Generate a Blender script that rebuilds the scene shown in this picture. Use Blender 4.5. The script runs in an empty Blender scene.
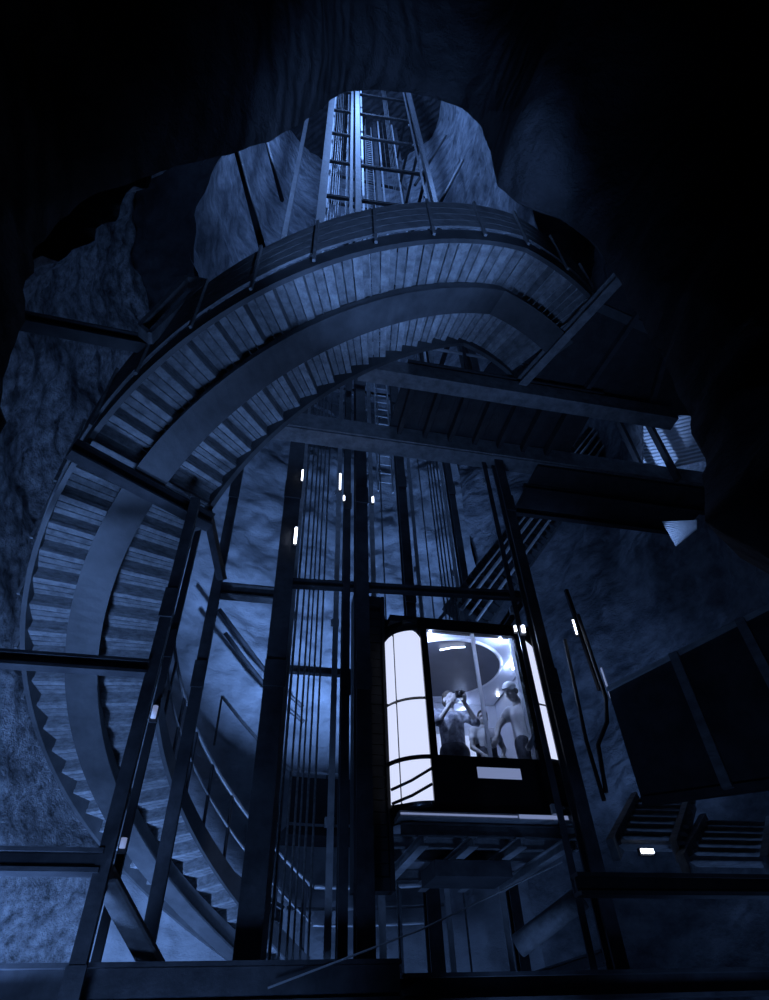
import bpy, bmesh, math, random
from mathutils import Vector, Matrix, noise
random.seed(7)
sc = bpy.context.scene
COL = sc.collection
PI = math.pi
rad = math.radians

# ------------------------------------------------------------------ camera frame
W, H, F = 769, 1000, 600.0            # image size and focal length in pixels
ZEN = (355.0, -130.0)                 # where the plumb lines of the photo meet
HEAD = rad(14)                        # heading of the lift frame against the camera
def _axes():
    z = Vector(((ZEN[0]-384.5)/F, (500-ZEN[1])/F, 1)).normalized()
    y = (Vector((0, 0, 1)) - z*z.z).normalized()
    x = -(y.cross(z))
    c, s = math.cos(HEAD), math.sin(HEAD)
    return [x*c + y*s, -x*s + y*c, z]           # world axes in (right, up, forward)
AX = _axes()
def ray(px, py):
    v = Vector(((px-384.5)/F, (500-py)/F, 1))
    return Vector([a.dot(v) for a in AX])
def atY(px, py, y): d = ray(px, py); return d*(y/d.y)
def atX(px, py, x): d = ray(px, py); return d*(x/d.x)
def atZ(px, py, z): d = ray(px, py); return d*(z/d.z)

cam = bpy.data.cameras.new('camera')
co = bpy.data.objects.new('camera', cam); COL.objects.link(co)
cam.sensor_fit = 'VERTICAL'; cam.sensor_height = 36; cam.lens = 36*F/H
cam.clip_start = .05; cam.clip_end = 200
R_ = Vector([a.x for a in AX]); U_ = Vector([a.y for a in AX]); F_ = Vector([a.z for a in AX])
co.matrix_world = Matrix((( R_.x, U_.x, -F_.x, 0), (R_.y, U_.y, -F_.y, 0), (R_.z, U_.z, -F_.z, 0), (0, 0, 0, 1)))
sc.camera = co

# ------------------------------------------------------------------ materials
def new_mat(name):
    m = bpy.data.materials.new(name); m.use_nodes = True
    nt = m.node_tree; return m, nt, nt.nodes['Principled BSDF']
def surf(name, c0, c1, scale=8, rough=.6, metal=0, bump=.2, bscale=None, stretch=(1, 1, 1), detail=6, wave=None, spec=.5):
    m, nt, b = new_mat(name)
    tc = nt.nodes.new('ShaderNodeTexCoord'); mp = nt.nodes.new('ShaderNodeMapping')
    mp.inputs['Scale'].default_value = stretch
    nt.links.new(tc.outputs['Object'], mp.inputs[0])
    n = nt.nodes.new('ShaderNodeTexNoise'); n.inputs['Scale'].default_value = scale; n.inputs['Detail'].default_value = detail
    n.inputs['Roughness'].default_value = .65
    nt.links.new(mp.outputs[0], n.inputs['Vector'])
    r = nt.nodes.new('ShaderNodeValToRGB')
    r.color_ramp.elements[0].position = .35; r.color_ramp.elements[1].position = .68
    r.color_ramp.elements[0].color = (*c0, 1); r.color_ramp.elements[1].color = (*c1, 1)
    nt.links.new(n.outputs['Fac'], r.inputs[0]); nt.links.new(r.outputs[0], b.inputs['Base Color'])
    b.inputs['Roughness'].default_value = rough; b.inputs['Metallic'].default_value = metal
    b.inputs['Specular IOR Level'].default_value = spec
    if bump:
        n2 = nt.nodes.new('ShaderNodeTexNoise'); n2.inputs['Scale'].default_value = bscale or scale*2
        n2.inputs['Detail'].default_value = 8; n2.inputs['Roughness'].default_value = .7
        nt.links.new(mp.outputs[0], n2.inputs['Vector'])
        bp = nt.nodes.new('ShaderNodeBump'); bp.inputs['Strength'].default_value = bump; bp.inputs['Distance'].default_value = .12
        src = n2.outputs['Fac']
        if wave:
            w = nt.nodes.new('ShaderNodeTexWave'); w.inputs['Scale'].default_value = wave[0]; w.inputs['Distortion'].default_value = wave[1]
            w.inputs['Detail'].default_value = 4; w.bands_direction = wave[2]
            nt.links.new(mp.outputs[0], w.inputs['Vector'])
            ad = nt.nodes.new('ShaderNodeMath'); ad.operation = 'MULTIPLY_ADD'; ad.inputs[1].default_value = wave[3]
            nt.links.new(w.outputs['Fac'], ad.inputs[0]); nt.links.new(src, ad.inputs[2]); src = ad.outputs[0]
        nt.links.new(src, bp.inputs['Height']); nt.links.new(bp.outputs[0], b.inputs['Normal'])
    return m
def glow(name, col, strength, base=(.5, .5, .5)):
    m, nt, b = new_mat(name)
    b.inputs['Base Color'].default_value = (*base, 1)
    b.inputs['Emission Color'].default_value = (*col, 1); b.inputs['Emission Strength'].default_value = strength
    b.inputs['Roughness'].default_value = .4
    return m
M = dict(
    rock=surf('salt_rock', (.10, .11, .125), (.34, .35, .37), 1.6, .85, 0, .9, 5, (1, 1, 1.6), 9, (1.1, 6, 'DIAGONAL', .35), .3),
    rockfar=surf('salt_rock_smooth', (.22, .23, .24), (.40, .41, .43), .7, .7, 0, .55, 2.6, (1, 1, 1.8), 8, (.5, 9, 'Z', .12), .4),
    rubble=surf('salt_rubble', (.10, .105, .11), (.50, .51, .53), 5.5, .9, 0, 1.0, 15, (1, 1, 1), 9, None, .3),
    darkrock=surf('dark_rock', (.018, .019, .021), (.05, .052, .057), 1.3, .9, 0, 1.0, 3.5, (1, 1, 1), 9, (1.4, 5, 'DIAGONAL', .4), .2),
    board=surf('guard_board', (.12, .123, .128), (.24, .245, .25), 6, .7, 0, .3, 26, (1, 1, 2)),
    wood=surf('weathered_wood', (.15, .153, .157), (.36, .365, .37), 9, .6, 0, .5, 34, (1, 1, 3), 6),
    girder=surf('painted_girder', (.045, .047, .05), (.085, .088, .092), 3, .5, 0, .08, 14),
    rail=surf('worn_handrail', (.22, .225, .23), (.36, .365, .37), 6, .4, .2, .05, 20),
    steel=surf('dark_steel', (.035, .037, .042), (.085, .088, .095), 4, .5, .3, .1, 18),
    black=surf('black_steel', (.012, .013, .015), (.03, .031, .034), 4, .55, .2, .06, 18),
    beam=surf('beam_steel', (.11, .115, .12), (.24, .245, .25), 7, .6, .1, .25, 24, (1, 1, 1)),
    galv=surf('galvanised_steel', (.42, .43, .44), (.62, .63, .64), 9, .42, .2, .08, 30),
    cable=surf('steel_cable', (.13, .135, .14), (.28, .285, .29), 20, .4, .5, .1, 60),
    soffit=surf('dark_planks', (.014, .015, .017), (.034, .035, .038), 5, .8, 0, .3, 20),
    cladding=surf('pale_cladding', (.6, .62, .64), (.72, .73, .75), 6, .5, 0, .05, 20),
    carblack=surf('lift_black_paint', (.006, .0065, .008), (.012, .0125, .014), 5, .22, 0, .02, 20),
    carwall=surf('lift_wall_laminate', (.44, .46, .52), (.52, .54, .60), 3, .3, 0, .02, 12),
    carfloor=surf('lift_floor_vinyl', (.4, .4, .42), (.5, .5, .52), 12, .6, 0, .05, 40),
    panel=glow('lit_corner_glass', (.68, .745, 1.0), 1.0, (.3, .3, .3)),
    whiteglow=glow('white_glow', (.72, .80, 1.0), 7.0),
    ledspot=glow('spot_white', (.72, .80, 1.0), 14.0),
    softglow=glow('soft_glow', (.45, .56, 1.0), .36),  # glow for reflections and bright metal, not a lamp
    selflit=glow('added_wall_glow', (.60, .68, 1.0), .62),  # glow put into the bright back wall of the car
    discglass=surf('dark_ceiling_glass', (.03, .035, .05), (.05, .056, .075), 3, .45, 0, .02, 10),
    skin=surf('skin', (.36, .345, .345), (.42, .40, .40), 20, .55, 0, .05, 60),
    hair=surf('dark_hair', (.03, .025, .02), (.06, .05, .04), 30, .6, 0, .3, 60),
    cap=surf('white_cap', (.70, .71, .74), (.78, .79, .82), 20, .8, 0, .1, 60),
    shirtw=surf('white_cotton', (.66, .67, .70), (.76, .77, .80), 14, .85, 0, .25, 25),
    shirtp=surf('check_cotton', (.10, .11, .15), (.42, .44, .50), 9, .85, 0, .25, 25, (1, 1, 1), 2),
    shirtg=surf('grey_cotton', (.16, .17, .2), (.26, .27, .30), 14, .85, 0, .25, 25),
    denim=surf('dark_denim', (.035, .04, .06), (.10, .11, .14), 14, .85, 0, .35, 25),
    camera_body=surf('camera_black', (.02, .02, .022), (.035, .035, .04), 12, .4, 0, .02, 40),
)
def glass_mat():
    m, nt, b = new_mat('lift_glass')
    out = nt.nodes['Material Output']
    tr = nt.nodes.new('ShaderNodeBsdfTransparent'); gl = nt.nodes.new('ShaderNodeBsdfGlossy')
    gl.inputs['Roughness'].default_value = .03
    tr.inputs['Color'].default_value = (.93, .95, .97, 1)
    fr = nt.nodes.new('ShaderNodeFresnel'); fr.inputs['IOR'].default_value = 1.35
    mx = nt.nodes.new('ShaderNodeMixShader')
    nt.links.new(fr.outputs[0], mx.inputs[0]); nt.links.new(tr.outputs[0], mx.inputs[1]); nt.links.new(gl.outputs[0], mx.inputs[2])
    nt.links.new(mx.outputs[0], out.inputs['Surface']); nt.nodes.remove(b)
    return m
def islands(m, lo, hi):              # every board its own shade
    nt = m.node_tree; b = nt.nodes['Principled BSDF']; src = b.inputs['Base Color'].links[0].from_socket
    g = nt.nodes.new('ShaderNodeNewGeometry'); mr = nt.nodes.new('ShaderNodeMapRange'); mr.inputs[3].default_value = lo; mr.inputs[4].default_value = hi
    nt.links.new(g.outputs['Random Per Island'], mr.inputs[0])
    vm = nt.nodes.new('ShaderNodeVectorMath'); vm.operation = 'SCALE'
    nt.links.new(src, vm.inputs[0]); nt.links.new(mr.outputs[0], vm.inputs['Scale']); nt.links.new(vm.outputs[0], b.inputs['Base Color'])
islands(M['wood'], .45, 1.25); islands(M['board'], .8, 1.2)
M['glass'] = glass_mat()
def frosted_mat():
    m, nt, b = new_mat('frosted_edge')
    out = nt.nodes['Material Output']; d = nt.nodes.new('ShaderNodeBsdfDiffuse'); t = nt.nodes.new('ShaderNodeBsdfTranslucent')
    d.inputs[0].default_value = (.7, .72, .76, 1); t.inputs[0].default_value = (.9, .92, .96, 1)
    mx = nt.nodes.new('ShaderNodeMixShader'); mx.inputs[0].default_value = .8
    nt.links.new(d.outputs[0], mx.inputs[1]); nt.links.new(t.outputs[0], mx.inputs[2]); nt.links.new(mx.outputs[0], out.inputs['Surface'])
    nt.nodes.remove(b); return m
M['frosted'] = frosted_mat()

# ------------------------------------------------------------------ mesh builder
class MB:
    def __init__(self): self.v = []; self.f = []
    def add(self, vs, fs):
        o = len(self.v); self.v += [tuple(x) for x in vs]; self.f += [tuple(i+o for i in q) for q in fs]; return self
    def hexa(self, p):      # 8 points: bottom ring 0-3, top ring 4-7
        return self.add(p, [(3, 2, 1, 0), (4, 5, 6, 7), (0, 1, 5, 4), (1, 2, 6, 5), (2, 3, 7, 6), (3, 0, 4, 7)])
    def box(self, a, b):
        x0, y0, z0 = a; x1, y1, z1 = b
        return self.hexa([(x0, y0, z0), (x1, y0, z0), (x1, y1, z0), (x0, y1, z0), (x0, y0, z1), (x1, y0, z1), (x1, y1, z1), (x0, y1, z1)])
    def prism(self, prof, p0, p1, up=(0, 0, 1)):   # 2D profile (side, up) swept from p0 to p1
        p0 = Vector(p0); p1 = Vector(p1); d = (p1-p0).normalized(); up = Vector(up)
        s = d.cross(up)
        if s.length < 1e-4: s = d.cross(Vector((0, 1, 0)))
        s.normalize(); u = s.cross(d).normalized(); n = len(prof)
        vs = [p0+s*a+u*b for a, b in prof]+[p1+s*a+u*b for a, b in prof]
        fs = [(i, (i+1) % n, (i+1) % n+n, i+n) for i in range(n)]
        return self.add(vs, fs+[tuple(range(n))[::-1], tuple(range(n, 2*n))])
    def bar(self, p0, p1, w, h, up=(0, 0, 1)):
        return self.prism([(-w/2, -h/2), (w/2, -h/2), (w/2, h/2), (-w/2, h/2)], p0, p1, up)
    def ibeam(self, p0, p1, w, h, t=.025, up=(0, 0, 1)):
        a, b, c = w/2, h/2, t/2
        return self.prism([(-a, -b), (a, -b), (a, -b+t), (c, -b+t), (c, b-t), (a, b-t), (a, b), (-a, b), (-a, b-t), (-c, b-t), (-c, -b+t), (-a, -b+t)], p0, p1, up)
    def tee(self, p0, p1, w, h, t=.02, up=(0, 1, 0)):
        a, c = w/2, t/2
        return self.prism([(-a, -h/2), (a, -h/2), (a, -h/2+t), (c, -h/2+t), (c, h/2), (-c, h/2), (-c, -h/2+t), (-a, -h/2+t)], p0, p1, up)
    def angle(self, p0, p1, w, t=.015, up=(0, 0, 1)):
        return self.prism([(-w/2, -w/2), (w/2, -w/2), (w/2, -w/2+t), (-w/2+t, -w/2+t), (-w/2+t, w/2), (-w/2, w/2)], p0, p1, up)
    def tube(self, pts, r, n=8, r1=None, caps=True):
        pts = [Vector(p) for p in pts]; k = len(pts); rings = []
        for i, p in enumerate(pts):
            d = (pts[min(i+1, k-1)]-pts[max(i-1, 0)]).normalized()
            a = d.cross(Vector((0, 0, 1)))
            if a.length < 1e-3: a = d.cross(Vector((0, 1, 0)))
            a.normalize(); b = d.cross(a).normalized()
            rr = r if r1 is None else r+(r1-r)*i/(k-1)
            if isinstance(r, (list, tuple)): rr = r[i]
            rings.append([p+(a*math.cos(2*PI*j/n)+b*math.sin(2*PI*j/n))*rr for j in range(n)])
        vs = [q for g in rings for q in g]; fs = []
        for i in range(k-1):
            for j in range(n):
                fs.append((i*n+j, i*n+(j+1) % n, (i+1)*n+(j+1) % n, (i+1)*n+j))
        if caps: fs += [tuple(range(n))[::-1], tuple(range((k-1)*n, k*n))]
        return self.add(vs, fs)
    def lathe(self, prof, c=(0, 0, 0), n=20, ax='Z', arc=2*PI):
        vs = []; k = len(prof)
        for i in range(n):
            t = arc*i/n
            for r, h in prof:
                x, y = r*math.cos(t), r*math.sin(t)
                q = (x, y, h) if ax == 'Z' else (x, h, y) if ax == 'Y' else (h, x, y)
                vs.append((c[0]+q[0], c[1]+q[1], c[2]+q[2]))
        fs = [(i*k+j, ((i+1) % n)*k+j, ((i+1) % n)*k+j+1, i*k+j+1) for i in range(n) for j in range(k-1)]
        return self.add(vs, fs)
    def ell(self, c, r, n=14, m=8, rot=None):
        vs = []; c = Vector(c)
        for i in range(1, m):
            ph = PI*i/m
            for j in range(n):
                th = 2*PI*j/n
                q = Vector((r[0]*math.sin(ph)*math.cos(th), r[1]*math.sin(ph)*math.sin(th), r[2]*math.cos(ph)))
                if rot: q = rot @ q
                vs.append(c+q)
        t = Vector((0, 0, r[2])); 
        if rot: t = rot @ t
        o = len(vs); vs += [c+t, c-t]
        fs = [((i)*n+j, (i+1)*n+j, (i+1)*n+(j+1) % n, i*n+(j+1) % n) for i in range(m-2) for j in range(n)]
        fs += [(o, j, (j+1) % n) for j in range(n)]+[(o+1, (m-2)*n+(j+1) % n, (m-2)*n+j) for j in range(n)]
        return self.add(vs, fs)
    def build(self, name, mat, parent=None, smooth=False, at=None):
        org = Vector((0, 0, 0))
        if parent is not None: org = world_loc(parent)
        if at is not None: org = Vector(at)
        me = bpy.data.meshes.new(name)
        me.from_pydata([tuple(Vector(v)-org) for v in self.v], [], self.f)
        bm = bmesh.new(); bm.from_mesh(me); bmesh.ops.recalc_face_normals(bm, faces=bm.faces); bm.to_mesh(me); bm.free()
        me.materials.append(mat)
        if smooth:
            for p in me.polygons: p.use_smooth = True
        o = bpy.data.objects.new(name, me); COL.objects.link(o)
        if parent is not None: o.parent = parent
        elif at is not None: o.location = org
        return o
def world_loc(o):
    v = Vector((0, 0, 0))
    while o is not None: v += o.location; o = o.parent
    return v
def tag(o, label, cat, group=None, kind=None):
    o['label'] = label; o['category'] = cat
    if group: o['group'] = group
    o['kind'] = kind or 'thing'
    return o
def thing(name, label, cat, loc, group=None):
    o = bpy.data.objects.new(name, None); COL.objects.link(o); o.location = loc; o.empty_display_size = .1
    return tag(o, label, cat, group)
def struct(o): o['kind'] = 'structure'; return o

# ------------------------------------------------------------------ the shaft
CX, CY = 1.8, 7.7                     # axis of the shaft and of the stair
def pol(t, r, z=0): return Vector((CX+r*math.cos(rad(t)), CY+r*math.sin(rad(t)), z))
def rockn(p, s, a): return noise.fractal(Vector(p)*s, 1.0, 2.0, 5)*a
def wall_patch(name, t0, t1, z0, z1, r, mat, nt=90, nz=90, amp=.35, s=.45):
    mb = MB(); vs = []
    for j in range(nz+1):
        z = z0+(z1-z0)*j/nz
        for i in range(nt+1):
            t = t0+(t1-t0)*i/nt; p = pol(t, r, z)
            d = rockn(p, s, amp)+rockn(p+Vector((9, 3, 1)), s*4, amp*.22)
            vs.append(pol(t, r+d, z))
    fs = [(j*(nt+1)+i, j*(nt+1)+i+1, (j+1)*(nt+1)+i+1, (j+1)*(nt+1)+i) for j in range(nz) for i in range(nt)]
    mb.add(vs, fs); o = struct(mb.build(name, mat, smooth=True))
    for p in o.data.polygons: pass
    return o
RW = 6.4
wall_patch('wall_left', 128, 236, -2.2, 16.4, RW, M['rubble'], 130, 150, .4, .5)
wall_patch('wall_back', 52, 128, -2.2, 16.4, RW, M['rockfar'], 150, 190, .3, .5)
wall_patch('wall_right', -58, 52, -2.2, 16.4, RW, M['rock'], 120, 130, .4, .45)
wall_patch('wall_upper', -180, 180, 16, 40, 4.8, M['rock'], 170, 160, .35, .4)
# rock shelf where the wide chamber narrows into the upper shaft
mb = MB(); n = 140; k = 14; vs = []
for i in range(n):
    for j in range(k+1):
        t = 360*i/n; r = 4.7+(7.4-4.7)*j/k; p = pol(t, r, 16.1)
        vs.append(pol(t, r+rockn(p, .5, .25), 16.1-.25*math.sin(PI*min(j/k*2, 1))+rockn(p, .6, .35)))
mb.add(vs, [(i*(k+1)+j, ((i+1) % n)*(k+1)+j, ((i+1) % n)*(k+1)+j+1, i*(k+1)+j+1) for i in range(n) for j in range(k)])
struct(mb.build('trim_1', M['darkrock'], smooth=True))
# cap over the head of the shaft
mb = MB(); vs = [pol(360*i/48, 5.7, 40) for i in range(48)]; mb.add(vs, [tuple(range(48))])
struct(mb.build('ceiling', M['darkrock']))
# floor
mb = MB(); g = 50; vs = []
for j in range(g+1):
    for i in range(g+1):
        p = Vector((CX-9+18*i/g, -5+20.5*j/g, -1.75)); vs.append(p+Vector((0, 0, rockn(p, .6, .12))))
mb.add(vs, [(j*(g+1)+i, j*(g+1)+i+1, (j+1)*(g+1)+i+1, (j+1)*(g+1)+i) for j in range(g) for i in range(g)])
struct(mb.build('floor', M['rubble'], smooth=True))
# the gallery mouth from which the shaft is seen: rim outline in the x-z plane at y = 2
rim = [(-1.15, -2.2), (-1.2, -.6), (-1.22, .8)]
for q in ((0, 430), (8, 360), (20, 305), (42, 245), (75, 208), (120, 186), (180, 166), (240, 150), (285, 132), (315, 114), (330, 100), (345, 91), (380, 90), (415, 93), (440, 100),
          (462, 108), (480, 124), (490, 150), (497, 185), (520, 203), (560, 218), (592, 244), (622, 285), (655, 345), (686, 408), (702, 460), (710, 520)):
    p = atY(*q, 2.0); rim.append((p.x, p.z))
rim += [(2.75, 1.7), (3.1, .9), (3.25, -.4), (3.3, -2.2)]
def resample(pts, n):
    L = [0]
    for a, b in zip(pts, pts[1:]): L.append(L[-1]+math.dist(a, b))
    out = []
    for i in range(n):
        s = L[-1]*i/(n-1); k = max(q for q in range(len(L)) if L[q] <= s+1e-9); k = min(k, len(pts)-2)
        t = (s-L[k])/(L[k+1]-L[k]); out.append(tuple(pts[k][c]+(pts[k+1][c]-pts[k][c])*t for c in (0, 1)))
    return out
RIM = resample(rim, 260)
def mouth_ring(y, sc_, lift=0):
    out = []
    for i, (x, z) in enumerate(RIM):
        c = Vector((.65, max(min(z, 3.2), -2.2)))
        q = c+(Vector((x, z))-c)*sc_
        p = Vector((q.x, y, q.y+lift))
        a = 0.04 if 1.5 < y < 2.4 else .32
        d = rockn(p, .9, a)+rockn(p+Vector((4, 4, 4)), 3.2, .06)
        out.append(p+Vector(((q.x-c.x), 0, q.y-c.y)).normalized()*d)
    return out
sect = [(-4, 1.55), (-3, 1.6), (-2, 1.6), (-1.2, 1.55), (-.5, 1.5), (.0, 1.42), (.45, 1.33), (.85, 1.22), (1.2, 1.13), (1.5, 1.06), (1.75, 1.02), (2.0, 1.0), (2.08, 1.06),
        (2.16, 1.14), (2.26, 1.24), (2.34, 1.34), (2.4, 1.5), (2.42, 1.8), (2.35, 2.4), (2.2, 3.4)]
rings = [mouth_ring(y, s) for y, s in sect]
n = len(RIM)
def mouth_part(name, i0, i1):
    mb = MB(); w = i1-i0
    vs = [p for g_ in rings for p in g_[i0:i1]]
    mb.add(vs, [(j*w+i, j*w+i+1, (j+1)*w+i+1, (j+1)*w+i) for j in range(len(rings)-1) for i in range(w-1)])
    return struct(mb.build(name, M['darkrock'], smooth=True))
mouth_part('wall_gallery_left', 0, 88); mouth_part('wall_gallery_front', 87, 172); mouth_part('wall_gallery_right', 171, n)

# ------------------------------------------------------------------ spiral staircase
def zg(t): return 3.9+.0393*(min(t, 284)-180)        # underside of the girder along the helix
T0, T1 = 100, 304
st = thing('spiral_staircase', 'wooden-treaded spiral staircase on a curved central girder winding up around the lift frame', 'staircase', pol(T0, 4.0, zg(T0)))
def sweep(r0, r1, h0, h1, ts, zf=zg):
    mb = MB(); vs = []; 
    for t in ts:
        z = zf(t)
        vs += [pol(t, r0, z+h0), pol(t, r1, z+h0), pol(t, r1, z+h1), pol(t, r0, z+h1)]
    k = len(ts); fs = [(i*4+a, i*4+(a+1) % 4, (i+1)*4+(a+1) % 4, (i+1)*4+a) for i in range(k-1) for a in range(4)]
    fs += [(0, 3, 2, 1), tuple(4*(k-1)+a for a in range(4))]
    return mb.add(vs, fs)
def span(a, b, d=2.0):
    n_ = max(1, int(round((b-a)/d))); return [a+(b-a)*i/n_ for i in range(n_+1)]
# the long girder with flanges
mb = sweep(3.80, 4.20, 0, .03, span(T0, T1)); g2 = sweep(3.86, 4.14, .03, .27, span(T0, T1)); mb.add(g2.v, g2.f)
mb.build('central_girder', M['girder'], st)
for r in (3.12, 4.76):
    sweep(r-.03, r+.03, .18, .46, span(T0, T1)).build('edge_stringer', M['girder'], st)
DT = 4.33
i = 0; t = T0
while t < 284:
    mb = MB(); z = zg(t+DT)+.27
    for k in range(3):
        a = t-.35+k*DT*1.1/3; b = t-.35+(k+1)*DT*1.1/3-.24
        for (r0, r1) in ((3.15, 4.73),):
            vs = [pol(a, r0, z), pol(a, r1, z), pol(b, r1, z), pol(b, r0, z), pol(a, r0, z+.05), pol(a, r1, z+.05), pol(b, r1, z+.05), pol(b, r0, z+.05)]
            mb.hexa(vs)
    td = mb.build('tread', M['wood'], st)
    mb = MB(); a = t+DT-.5; z0 = z+.045; z1 = zg(min(t+2*DT, 284))+.275
    if z1-z0 > .05:
        mb.hexa([pol(a, 3.16, z0), pol(a, 4.72, z0), pol(a+.3, 4.72, z0), pol(a+.3, 3.16, z0), pol(a, 3.16, z1), pol(a, 4.72, z1), pol(a+.3, 4.72, z1), pol(a+.3, 3.16, z1)])
        mb.build('riser', M['wood'], td)
    t += DT
# curved landing at the top
mb = MB(); t = 284.2
while t < T1-1:
    z = zg(284)+.32
    a, b = t, t+1.28
    mb.hexa([pol(a, 3.15, z), pol(a, 4.73, z), pol(b, 4.73, z), pol(b, 3.15, z), pol(a, 3.15, z+.05), pol(a, 4.73, z+.05), pol(b, 4.73, z+.05), pol(b, 3.15, z+.05)]); t += 1.5
mb.build('landing_deck', M['wood'], st)
# guards: boarded outside, open rails inside
for h in (.60, .80, 1.00, 1.20):
    sweep(4.79, 4.82, h-.095, h+.090, span(T0, T1)).build('guard_board', M['board'], st)
for r, h in ((4.78, 1.34), (3.12, 1.34)):
    MB().tube([pol(t, r, zg(t)+h) for t in span(T0, T1, 2.5)], .03, 8).build('handrail', M['rail'], st, True)
MB().tube([pol(t, 3.12, zg(t)+.88) for t in span(T0, T1, 2.5)], .02, 6).build('mid_rail', M['rail'], st, True)
t = T0+2
while t < T1:
    for r in (3.12, 4.765):
        r2 = r if r < 4 else 4.845
        mb = MB(); mb.bar(pol(t, r2, zg(t)+.2), pol(t, r2, zg(t)+1.33), .035, .035, up=(math.cos(rad(t)), math.sin(rad(t)), 0))
        mb.build('baluster', M['steel'] if r < 4 else M['board'], st)
    t += DT*2
# bottom landing behind the lift frame
lt = thing('stair_landing', 'dark low landing behind the lift frame at the foot of the spiral stair', 'landing', pol(84, 4, .4))
mb = MB(); t = 66
while t < T0-1.2:
    z = zg(T0)+.2; a, b = t, t+1.3
    mb.hexa([pol(a, 3.15, z), pol(a, 4.73, z), pol(b, 4.73, z), pol(b, 3.15, z), pol(a, 3.15, z+.05), pol(a, 4.73, z+.05), pol(b, 4.73, z+.05), pol(b, 3.15, z+.05)]); t += 1.45
mb.build('deck', M['wood'], lt)
for r in (3.3, 4.6): sweep(r-.05, r+.05, 0, .2, span(66, T0-1), lambda t: zg(T0)).build('joist', M['steel'], lt)
for r in (3.12, 4.78): MB().tube([pol(t, r, zg(T0)+1.34) for t in span(66, T0-.6, 3)], .03, 8).build('handrail', M['rail'], lt, True)
MB().tube([pol(t, 3.12, zg(T0)+.85) for t in span(66, T0-.6, 3)], .02, 6).build('mid_rail', M['rail'], lt, True)
for t in (67, 75, 83, 91):
    MB().bar(pol(t, 3.12, zg(T0)+.2), pol(t, 3.12, zg(T0)+1.33), .05, .05).build('post', M['steel'], lt)
    MB().bar(pol(t, 4.1, -1.75), pol(t, 4.1, zg(T0)), .1, .1).build('leg', M['steel'], lt)

def onC(px, py, r):
    d = ray(px, py); a = d.x*d.x+d.y*d.y; b = -2*(d.x*CX+d.y*CY); c = CX*CX+CY*CY-r*r
    return d*((-b+math.sqrt(max(b*b-4*a*c, 0)))/2/a)
hp = thing('stair_head_deck', 'black planked deck beyond the slanting beam at the head of the stair', 'deck', atZ(600, 350, 8.15))
Q = [atZ(*q, 8.22) for q in ((506, 402), (634, 268), (700, 320), (720, 418))]
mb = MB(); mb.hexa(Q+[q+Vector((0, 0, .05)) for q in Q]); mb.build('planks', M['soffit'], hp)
for u in (.3, .65):
    MB().bar(Q[0].lerp(Q[3], u)-Vector((0, 0, .06)), Q[1].lerp(Q[2], u)-Vector((0, 0, .06)), .08, .1).build('joist', M['steel'], hp)
fb_ = thing('far_balcony', 'small dark balcony with pale rail on the back rock wall behind the cables', 'balcony', onC(310, 850, 5.3))
P = [onC(*q, 4.95) for q in ((222, 696), (240, 719), (258, 740), (276, 756), (291, 770), (309, 772), (327, 774), (345, 776))]
MB().tube(P, .035, 8).build('handrail', M['rail'], fb_, True)
z0 = P[5].z
mb = sweep(4.95, 5.75, z0-1.15, z0-1.0, span(72, 100), lambda t: 0); mb.build('deck', M['soffit'], fb_)
sweep(4.92, 4.95, z0-.95, z0-.12, span(72, 100), lambda t: 0).build('parapet_board', M['soffit'], fb_)
for p in P[::2]: MB().bar(p-Vector((0, 0, 1.0)), p, .04, .04).build('post', M['steel'], fb_)
for q, l in ((((219, 609), (242, 640), (264, 669), (285, 691), (303, 707)), 'upper of two dark pipes curving down the back rock wall'), (((225, 633), (244, 659), (264, 684), (286, 707), (304, 722)), 'lower of two dark pipes curving down the back rock wall')):
    tag(MB().tube([onC(*a_, 5.7) for a_ in q], .05, 8).build('wall_pipe', M['steel'], smooth=True), l, 'pipe')
# ------------------------------------------------------------------ lift frame: columns, rails, cables
ZB, ZT = -1.75, 38.0
def vert(px, py, y, z0=ZB, z1=ZT):
    p = atY(px, py, y); return Vector((p.x, y, z0)), Vector((p.x, y, z1))
def column(px, py, y, w, d, label, z0=ZB, z1=ZT, mat='steel', group='steel columns of the lift frame'):
    a, b = vert(px, py, y, z0, z1)
    t = thing('steel_column', label, 'column', a, group)
    MB().ibeam(a, b, w, d, .03, up=(0, 1, 0)).build('shaft', M[mat], t)
    MB().box((a.x-w*.55, y-d*.9, z0), (a.x+w*.55, y+d*.9, z0+.03)).build('base_plate', M[mat], t)
    z = z0+2.0
    while z < min(z1, 13):
        mb = MB(); mb.box((a.x-w*.5-.012, y-d*.5-.02, z), (a.x+w*.5+.012, y-d*.5, z+.34))
        mb.build('splice_plate', M[mat], t); z += 3.1
    return t
column(272, 700, 6.9, .24, .24, 'thick dark steel column at the near left corner of the lift frame')
column(347, 500, 6.95, .10, .14, 'slim black column just left of the thick centre column')
column(360.5, 500, 6.8, .18, .2, 'thick black centre column between the counterweight rails and the lift car')
column(404, 530, 9.35, .19, .2, 'broad rear column passing behind the lift car')
column(458, 540, 9.35, .14, .16, 'slanting-looking slim rear column right of the three thin cables')
column(531, 606, 6.55, .15, .18, 'dark front column along the right side of the lift car')
RAILS = [(337, 560, 7.3, 'guide rail left of the slim black column'), (371.5, 520, 7.4, 'guide rail close against the right of the thick centre column'),
         (413, 520, 9.2, 'guide rail right of the broad rear column'), (450.5, 540, 9.2, 'guide rail beside the slim rear column above the lift car'),
         (504, 560, 6.6, 'dark guide rail left of the front column by the lift car'), (296, 560, 7.2, 'guide rail beside the thick near left column')]
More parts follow.
